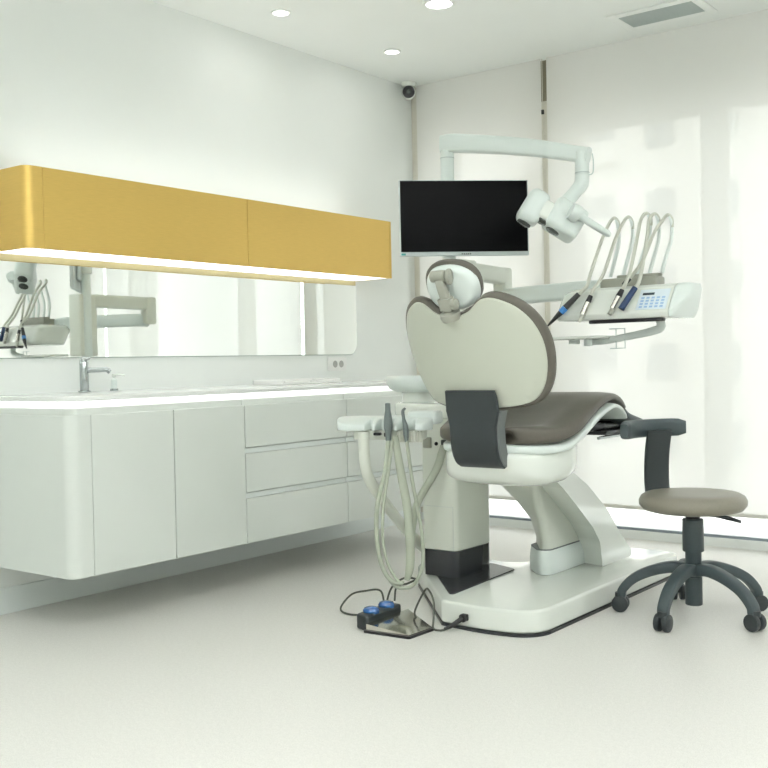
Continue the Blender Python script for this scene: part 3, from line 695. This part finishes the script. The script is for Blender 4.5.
cbod = obj('console_body', G().loft(prof_rings([(1.905, 0.55, -0.01), (1.91, 0.75, -0.008), (1.928, 0.92, -0.004), (1.96, 0.985, 0), (2.0, 1.0, 0), (2.416, 1.0, 0), (2.422, 0.985, 0)])), 'white', ic, ang=40)
obj('console_handle', G().loft(prof_rings([(2.423, 0.96, 0), (2.428, 1.0, 0), (2.434, 0.98, 0.002), (2.450, 0.84, 0.012), (2.464, 0.66, 0.024), (2.474, 0.46, 0.034), (2.477, 0.25, 0.038)])), 'white_cool', ic, ang=45)
# keypad lies on the sloping front
sl = V((0, 4.045-3.968, 1.338-1.236)).normalized(); so = V((0, -sl.z, sl.y))
km = MX(V((2.285, 3.968, 1.236))+sl*0.010+so*0.0008, V((1,0,0)), sl, so)
kp = obj('keypad', G().box((0, 0, 0), (0.128, 0.104, 0.003), 0.0015, 2, mx=km), 'key_panel', ic)
obj('display', G().box((0.014, 0.074, 0.002), (0.064, 0.086, 0.0036), mx=km), 'lcd', kp, smooth=False)
kk = G()
for r in range(4):
    for c in range(5): kk.box((0.012+c*0.022, 0.008+r*0.0155, 0.002), (0.026+c*0.022, 0.018+r*0.0155, 0.0038), 0.0008, 1, mx=km)
obj('keys', kk, 'key_blue', kp)
obj('console_grip', G().box((2.07, 3.985, 1.197), (2.395, 4.02, 1.2115), 0.005, 3), 'black', ic)
obj('hose_cradle', G().box((2.04, 4.16, 1.352), (2.300, 4.25, 1.395), 0.008, 3).box((2.10, 4.20, 1.393), (2.29, 4.25, 1.410), 0.005, 3), 'beige', ic)
obj('tray_arm', G().tube([(2.33, 4.11, 1.212), (2.335, 4.11, 1.175), (2.29, 4.105, 1.158), (2.20, 4.10, 1.142), (2.08, 4.095, 1.125), (2.01, 4.09, 1.125)], [0.018, 0.018, 0.017, 0.015, 0.015, 0.013], 16), 'white_cool', ic)
obj('tray_plate', G().prism(rpoly([(1.76, 4.0), (2.12, 4.02), (2.12, 4.16), (1.76, 4.16)], 0.03, 5), 1.135, 1.148, 0.004), 'white', ic, ang=35)
obj('tray_knob', G().cyl((1.96, 4.07, 1.115), (1.96, 4.07, 1.1355), 0.024, n=20, bev=0.004), 'white_cool', ic)
obj('tray_knob', G().cyl((2.03, 4.06, 1.105), (2.03, 4.06, 1.1355), 0.018, n=20, bev=0.003), 'white_cool', ic)
obj('wire_bracket', G().tube([(2.115, 4.09, 1.176), (2.185, 4.09, 1.176), (2.185, 4.09, 1.093), (2.118, 4.09, 1.093)], 0.0022, 8, smooth=False).tube([(2.145, 4.09, 1.176), (2.145, 4.09, 1.093)], 0.0022, 8, smooth=False), 'vent', ic)

# whip rods that carry the hoses, each hose with its handpiece
peaks = [(2.090, 4.215, 1.658), (2.155, 4.215, 1.656), (2.236, 4.22, 1.664), (2.272, 4.22, 1.658), (2.330, 4.22, 1.648)]
bases = [(2.065, 4.215, 1.408), (2.125, 4.215, 1.408), (2.19, 4.215, 1.408), (2.245, 4.215, 1.408), (2.30, 4.215, 1.408)]
for p, b in zip(peaks, bases):
    p, b = V(p), V(b)
    obj('whip_rod', G().tube([b, b+V((0.015, 0.02, 0.08)), b.lerp(p, 0.6)+V((0.018, 0.02, 0)), p+V((0.012, 0.005, -0.03)), p+V((0.004, 0, -0.004))], [0.009, 0.0085, 0.008, 0.0075, 0.006], 8), 'white_cool', ic)
def handpiece(label, top, tip, pk, parts, bend=0.0):
    top, tip, pk = V(top), V(tip), V(pk)
    t = thing('handpiece', label, 'dental handpiece', tip, 'handpieces on the instrument console')
    d = tip-top
    def at(f, s=0.0): return top+d*f+V((0.0, 0.0, -1)).cross(d).normalized()*s
    for nm, m, f0, f1, r0, r1 in parts:
        obj(nm, G().tube([at(f0), at((f0+f1)/2, bend*0.3*(f0+f1)/2), at(f1, bend*(1 if f1 > 0.9 else 0.3))], [r0, (r0+r1)/2, r1], 16), m, t)
    q = pk-top
    sag = V((0.02, -0.01, -0.02))
    obj('hose', G().tube([top+d*0.02, top-d*0.25, top+q*0.30+V((0.004, 0, -0.01)), top+q*0.68+V((-0.006, 0, 0.015)), pk+V((-0.022, -0.012, -0.022)), pk+V((-0.004, 0, 0.003)), pk+V((0.012, 0.006, -0.016)), pk+V((0.014, 0.008, -0.05))],
        [0.008, 0.0078, 0.0075, 0.0075, 0.0075, 0.0075, 0.0075, 0.007], 10), 'hose_light', t)
handpiece('long black handpiece with blue ring and curved tip, at the left end of the console', (2.028, 3.985, 1.325), (1.905, 3.925, 1.19), peaks[0],
          [('grip', 'black', 0.0, 0.42, 0.011, 0.014), ('ring', 'blue', 0.42, 0.56, 0.0145, 0.0135), ('tip', 'black', 0.56, 1.0, 0.0125, 0.003)], 0.006)
handpiece('grey metal handpiece second from the left on the console', (2.078, 3.995, 1.315), (2.045, 3.95, 1.205), peaks[1],
          [('collar', 'black', 0.0, 0.25, 0.010, 0.012), ('grip', 'steel', 0.25, 0.72, 0.012, 0.013), ('head', 'hose_light', 0.72, 1.0, 0.011, 0.006)])
handpiece('steel handpiece with black collar in the middle of the console', (2.218, 3.998, 1.332), (2.182, 3.95, 1.232), peaks[2],
          [('collar', 'black', 0.0, 0.28, 0.010, 0.013), ('grip', 'steel', 0.28, 0.78, 0.012, 0.011), ('head', 'beige', 0.78, 1.0, 0.009, 0.009)])
handpiece('plain navy handpiece lying next to the keypad', (2.272, 4.005, 1.338), (2.232, 3.955, 1.252), peaks[3],
          [('grip', 'navy', 0.0, 1.0, 0.012, 0.013)])
handpiece('short black handpiece parked up on the hose cradle', (2.205, 4.10, 1.385), (2.185, 4.085, 1.358), peaks[4],
          [('grip', 'black', 0.0, 1.0, 0.011, 0.010)])

# ------------------------------------------------------------------ assistant tray with suction hoses
at_ = thing('assistant_tray', 'white scalloped assistant tray on a bent tube arm', 'instrument holder', (1.39, 3.45, 0.74))
RT = V((0.90, 0.43, 0)).normalized(); FT = V((RT.y, -RT.x, 0))      # FT points to the viewer's side
AO = V((1.225, 3.345, 0))
am = MX(AO, RT, -FT, V((0,0,1)))                                 # local x along the tray, y away from the viewer
top = [(-0.02, 0.05), (0.0, 0.005), (0.04, -0.014)]
for k in range(5):
    x = 0.125+k*0.046
    top += [(x-0.008, -0.018), (x+0.006, 0.045), (x+0.020, 0.045), (x+0.022, -0.018)]
top += [(0.365, -0.012), (0.40, 0.03), (0.385, 0.09), (0.25, 0.13), (0.06, 0.12), (0.0, 0.10)]
tg = G().prism(rpoly(top, [0.04, 0.03, 0.02]+[0.007]*20+[0.02, 0.03, 0.03, 0.06, 0.06, 0.04], 4), 0.768, 0.826, 0.018, 4)
for v in tg.bm.verts:
    if v.co.z > 0.785: v.co.z -= 0.030*max(0.0, min(1.0, (0.07-v.co.y)/0.085))*min(1, (v.co.z-0.785)/0.02)
tg.bm.transform(am)
obj('tray_top', tg, 'white_cool', at_, ang=50)
obj('tray_wing', G().prism(rpoly([(0.285, 0.06), (0.415, 0.05), (0.43, 0.14), (0.285, 0.15)], 0.02, 5), 0.79, 0.845, 0.012, 4, mx=am), 'white_cool', at_, ang=50)
obj('tray_underside', G().prism(rpoly([(0.055, 0.03), (0.36, 0.02), (0.365, 0.10), (0.06, 0.095)], 0.015, 4), 0.728, 0.769, 0.006, 3, mx=am), 'white_warm', at_)
hbk = G()
for k in range(9): hbk.box((0.245+k*0.0125, 0.008, 0.718), (0.2555+k*0.0125, 0.022, 0.764), 0.003, 2, mx=am)
hbk.box((0.245, 0.012, 0.721), (0.355, 0.024, 0.761), mx=am)
obj('ribbed_block', hbk, 'hose_light', at_)
obj('hose_clips', G().box((0.150, 0.002, 0.748), (0.182, 0.03, 0.760), 0.004, 2, mx=am).box((0.196, 0.0, 0.742), (0.216, 0.03, 0.760), 0.004, 2, mx=am), 'black', at_)
obj('tube_arm', G().tube([(1.318, 3.40, 0.765), (1.318, 3.40, 0.70), (1.315, 3.42, 0.59), (1.305, 3.50, 0.50), (1.29, 3.66, 0.36), (1.275, 3.82, 0.24), (1.27, 3.88, 0.20), (1.30, 3.93, 0.17)], [0.024]*7+[0.02], 18), 'white_warm', at_)
def suction(label, top, r, pts, hr, hook=False):
    top = V(top)
    t = thing('suction_handpiece', label, 'suction handpiece', top-V((0,0,0.13)), 'suction handpieces on the assistant tray')
    if not hook:
        obj('nozzle', G().lathe([(0.008, 0.0), (0.011, -0.002), (0.0115, -0.03), (0.016, -0.055), (0.0185, -0.075), (0.0185, -0.10), (0.013, -0.125), (0.012, -0.155)], top, n=20), 'grip', t)
    else:
        obj('nozzle', G().tube([top+V((0.006, 0.004, 0)), top+V((-0.004, 0, -0.012)), top+V((0, 0, -0.045)), top+V((0.006, 0.003, -0.075)), top+V((0.008, 0.003, -0.11)), top+V((0.01, 0.004, -0.14))], [0.005, 0.0065, 0.007, 0.0115, 0.0115, 0.007], 14), 'grip', t)
    obj('hose', G().tube(pts, hr, 12), 'hose', t)
suction('tapered grey suction handpiece standing left in the tray', (1.436, 3.416, 0.885), 0.012,
        [(1.436, 3.416, 0.74), (1.43, 3.40, 0.61), (1.402, 3.375, 0.46), (1.40, 3.372, 0.31), (1.42, 3.383, 0.20), (1.452, 3.405, 0.145), (1.485, 3.43, 0.137)], 0.0095)
suction('slim hook-tipped grey suction handpiece standing right in the tray', (1.488, 3.455, 0.862), 0.009,
        [(1.498, 3.459, 0.73), (1.515, 3.470, 0.56), (1.536, 3.485, 0.41), (1.548, 3.49, 0.29), (1.545, 3.485, 0.20), (1.515, 3.46, 0.128), (1.470, 3.42, 0.120), (1.44, 3.40, 0.15)], 0.0075, True)
tag(obj('suction_hose', G().tube([(1.458, 3.432, 0.748), (1.478, 3.44, 0.60), (1.500, 3.452, 0.45), (1.508, 3.455, 0.30), (1.506, 3.452, 0.20), (1.495, 3.445, 0.15)], [0.014, 0.0175, 0.0185, 0.019, 0.018, 0.012], 16), 'hose'),
    'thick straight-hanging grey-green suction hose under the assistant tray', 'hose')
tag(obj('saliva_hose', G().tube([(1.455, 3.418, 0.73), (1.443, 3.405, 0.61), (1.425, 3.39, 0.47), (1.420, 3.385, 0.33), (1.436, 3.395, 0.22), (1.468, 3.418, 0.15), (1.49, 3.432, 0.14)], 0.0065, 12), 'hose'),
    'thin grey-green hose hanging between the two thicker loops', 'hose')
tag(obj('drain_hose', G().tube([(1.508, 3.715, 0.685), (1.508, 3.70, 0.655), (1.500, 3.66, 0.58), (1.465, 3.58, 0.46), (1.455, 3.55, 0.36), (1.44, 3.56, 0.28)], [0.0165, 0.0175, 0.0175, 0.016, 0.015, 0.012], 16), 'hose'),
    'bowed grey-green hose plugged into the side of the white column', 'hose')

# ------------------------------------------------------------------ foot pedal
fp = thing('foot_pedal', 'low foot pedal with steel plate and blue buttons on the floor', 'foot pedal', (1.58, 3.27, 0))
pp = rpoly([(1.505, 3.135), (1.715, 3.155), (1.72, 3.315), (1.50, 3.45)], 0.008, 3)
obj('pedal_base', G().prism(pp, 0.0, 0.010), 'black', fp, smooth=False)
pb = bmesh.new()
g = G(); q = [(1.515, 3.145), (1.708, 3.163), (1.712, 3.310), (1.505, 3.435)]
g.loft([[(x, y, 0.0102) for x, y in q], [(q[0][0], q[0][1], 0.034), (q[1][0], q[1][1], 0.014), (q[2][0], q[2][1], 0.014), (q[3][0], q[3][1], 0.034)]])
obj('pedal_plate', g, 'steel', fp, smooth=False)
bl = rpoly([(1.445, 3.17), (1.515, 3.15), (1.50, 3.40), (1.43, 3.40)], 0.012, 4)
obj('pedal_block', G().prism(bl, 0.0, 0.062, 0.01, 3), 'anthr', fp)
for y, x in ((3.225, 1.478), (3.335, 1.470)):
    obj('button', G().lathe([(0.033, 0.058), (0.034, 0.068), (0.028, 0.078), (0.012, 0.083), (0.001, 0.0835)], (x, y, 0), n=28), 'blue_gloss', fp)
obj('cable', G().tube([(1.46, 3.36, 0.03), (1.40, 3.36, 0.012), (1.29, 3.32, 0.006), (1.205, 3.36, 0.012), (1.215, 3.42, 0.06), (1.29, 3.42, 0.085), (1.36, 3.44, 0.09), (1.41, 3.40, 0.03), (1.39, 3.43, 0.02), (1.37, 3.50, 0.09), (1.42, 3.52, 0.135), (1.50, 3.50, 0.145), (1.48, 3.47, 0.13), (1.43, 3.46, 0.11), (1.44, 3.43, 0.06)], 0.0042, 10), 'cable', fp)
obj('power_cable', G().tube([(1.60, 3.36, 0.02), (1.585, 3.375, 0.05), (1.60, 3.42, 0.12), (1.635, 3.40, 0.135), (1.68, 3.37, 0.10), (1.70, 3.34, 0.04), (1.715, 3.315, 0.008), (1.75, 3.31, 0.006), (1.775, 3.322, 0.012)], 0.0042, 10), 'cable', fp)
obj('cable_plug', G().tube([(1.765, 3.317, 0.011), (1.785, 3.332, 0.022), (1.81, 3.352, 0.042), (1.82, 3.366, 0.052)], [0.006, 0.009, 0.010, 0.010], 12).cyl((1.819, 3.360, 0.051), (1.821, 3.372, 0.053), 0.017, n=16, bev=0.003), 'black', fp)

# ------------------------------------------------------------------ stool
SX, SY = 2.474, 4.074
so_ = thing('dental_stool', 'round taupe stool on five castors with curved arm pad', 'stool', (SX, SY, 0))
obj('seat', G().lathe([(0.02, 0.427), (0.165, 0.428), (0.195, 0.436), (0.211, 0.455), (0.212, 0.473), (0.203, 0.490), (0.185, 0.500), (0.13, 0.5035), (0.02, 0.502)], (SX, SY, 0), n=64), 'stool_uph', so_, ang=60)
obj('seat_socket', G().lathe([(0.05, 0.428), (0.045, 0.415), (0.028, 0.405), (0.028, 0.385)], (SX, SY, 0), n=28), 'black', so_)
obj('column', G().lathe([(0.032, 0.12), (0.032, 0.26), (0.034, 0.265), (0.0345, 0.27)], (SX, SY, 0), n=32).lathe([(0.040, 0.265), (0.042, 0.268), (0.042, 0.393), (0.039, 0.397)], (SX, SY, 0), n=32).lathe([(0.032, 0.048), (0.034, 0.05), (0.034, 0.16)], (SX, SY, 0), n=32), 'slate', so_)
obj('lever', G().tube([(SX+0.02, SY-0.02, 0.417), (SX+0.10, SY-0.03, 0.418), (SX+0.15, SY-0.02, 0.412), (SX+0.195, SY+0.0, 0.398)], [0.005, 0.005, 0.009, 0.006], 10), 'anthr', so_)
for a in (-92, -20, 52, 124, 196):
    a = math.radians(a); u = V((math.cos(a), math.sin(a), 0))
    pts = [V((SX, SY, 0.195))+u*r+V((0, 0, dz)) for r, dz in ((0.02, -0.005), (0.08, 0.002), (0.16, -0.016), (0.235, -0.052), (0.282, -0.10), (0.290, -0.132))]
    lg_ = obj('leg', G().tube(pts, [1.1, 1.0, 0.92, 0.85, 0.8, 0.78], 20, flat=(0.028, 0.023, (0,0,1))), 'slate', so_, ang=50)
    s = V((-u.y, u.x, 0)); c = V((SX, SY, 0.034))+u*0.294
    cs = G()
    for k in (-1, 1): cs.cyl(c+s*(k*0.007), c+s*(k*0.028), 0.034, n=24, bev=0.004)
    cs.box((-0.006, -0.020, 0.0), (0.006, 0.014, 0.042), 0.003, 2, mx=MX(c, s, u, V((0,0,1))))
    cs.cyl(c+V((0,0,0.022)), c+V((0,0,0.045)), 0.022, n=18)
    obj('castor', cs, 'anthr', lg_)
# arm pad and its upright
PB = V((2.282, 4.205, 0)); 
obj('arm_upright', G().tube([(2.335, 4.147, 0.440), (2.290, 4.184, 0.450), (2.273, 4.197, 0.500), (2.270, 4.200, 0.58), (2.277, 4.195, 0.66), (2.292, 4.185, 0.742)], 1.0, 20, flat=(0.060, 0.010, (-0.85, 0.53, 0))), 'anthr', so_)
arc = []
RR = 0.30
for k in range(13):
    th = math.radians(204-k*(204-112)/12)
    arc.append(V((SX-0.024+RR*math.cos(th)*0.80, SY+0.003+RR*math.sin(th)*0.82, 0.751)))
arc[0] += V((0.0, -0.01, 0)); 
obj('arm_pad', G().tube(arc, [0.75, 0.97]+[1.0]*9+[0.97, 0.7], 20, sub=3, flat=(0.022, 0.038, (0,0,1))), 'slate', so_, ang=50)

# ------------------------------------------------------------------ daylight
w = bpy.data.worlds.new('sky'); w.use_nodes = True; scn.world = w
bg = w.node_tree.nodes['Background']; bg.inputs['Color'].default_value = (0.97, 0.985, 1.0, 1); bg.inputs['Strength'].default_value = 4.0
# ------------------------------------------------------------------ camera
cam = bpy.data.cameras.new('camera'); co = bpy.data.objects.new('camera', cam); COL.objects.link(co)
cam.sensor_width = 36; cam.sensor_fit = 'HORIZONTAL'; cam.lens = 1038/768*36; cam.clip_start = 0.05
R_ = Matrix.Rotation(math.radians(37.5), 4, 'Z') @ Matrix.Rotation(math.radians(90-1.2), 4, 'X') @ Matrix.Rotation(math.radians(-1.17), 4, 'Z')
co.matrix_world = Matrix.Translation((4.04, 0, 1.054)) @ R_
scn.camera = co
vs = scn.view_settings
vs.view_transform = 'Standard'; vs.look = 'None'; vs.gamma = 1; vs.use_curve_mapping = False; vs.exposure = 0.06
scn.cycles.max_bounces = 10; scn.cycles.diffuse_bounces = 6; scn.cycles.glossy_bounces = 6; scn.cycles.transparent_max_bounces = 12
scn.cycles.sample_clamp_indirect = 8.0
scn.cycles.use_denoising = True
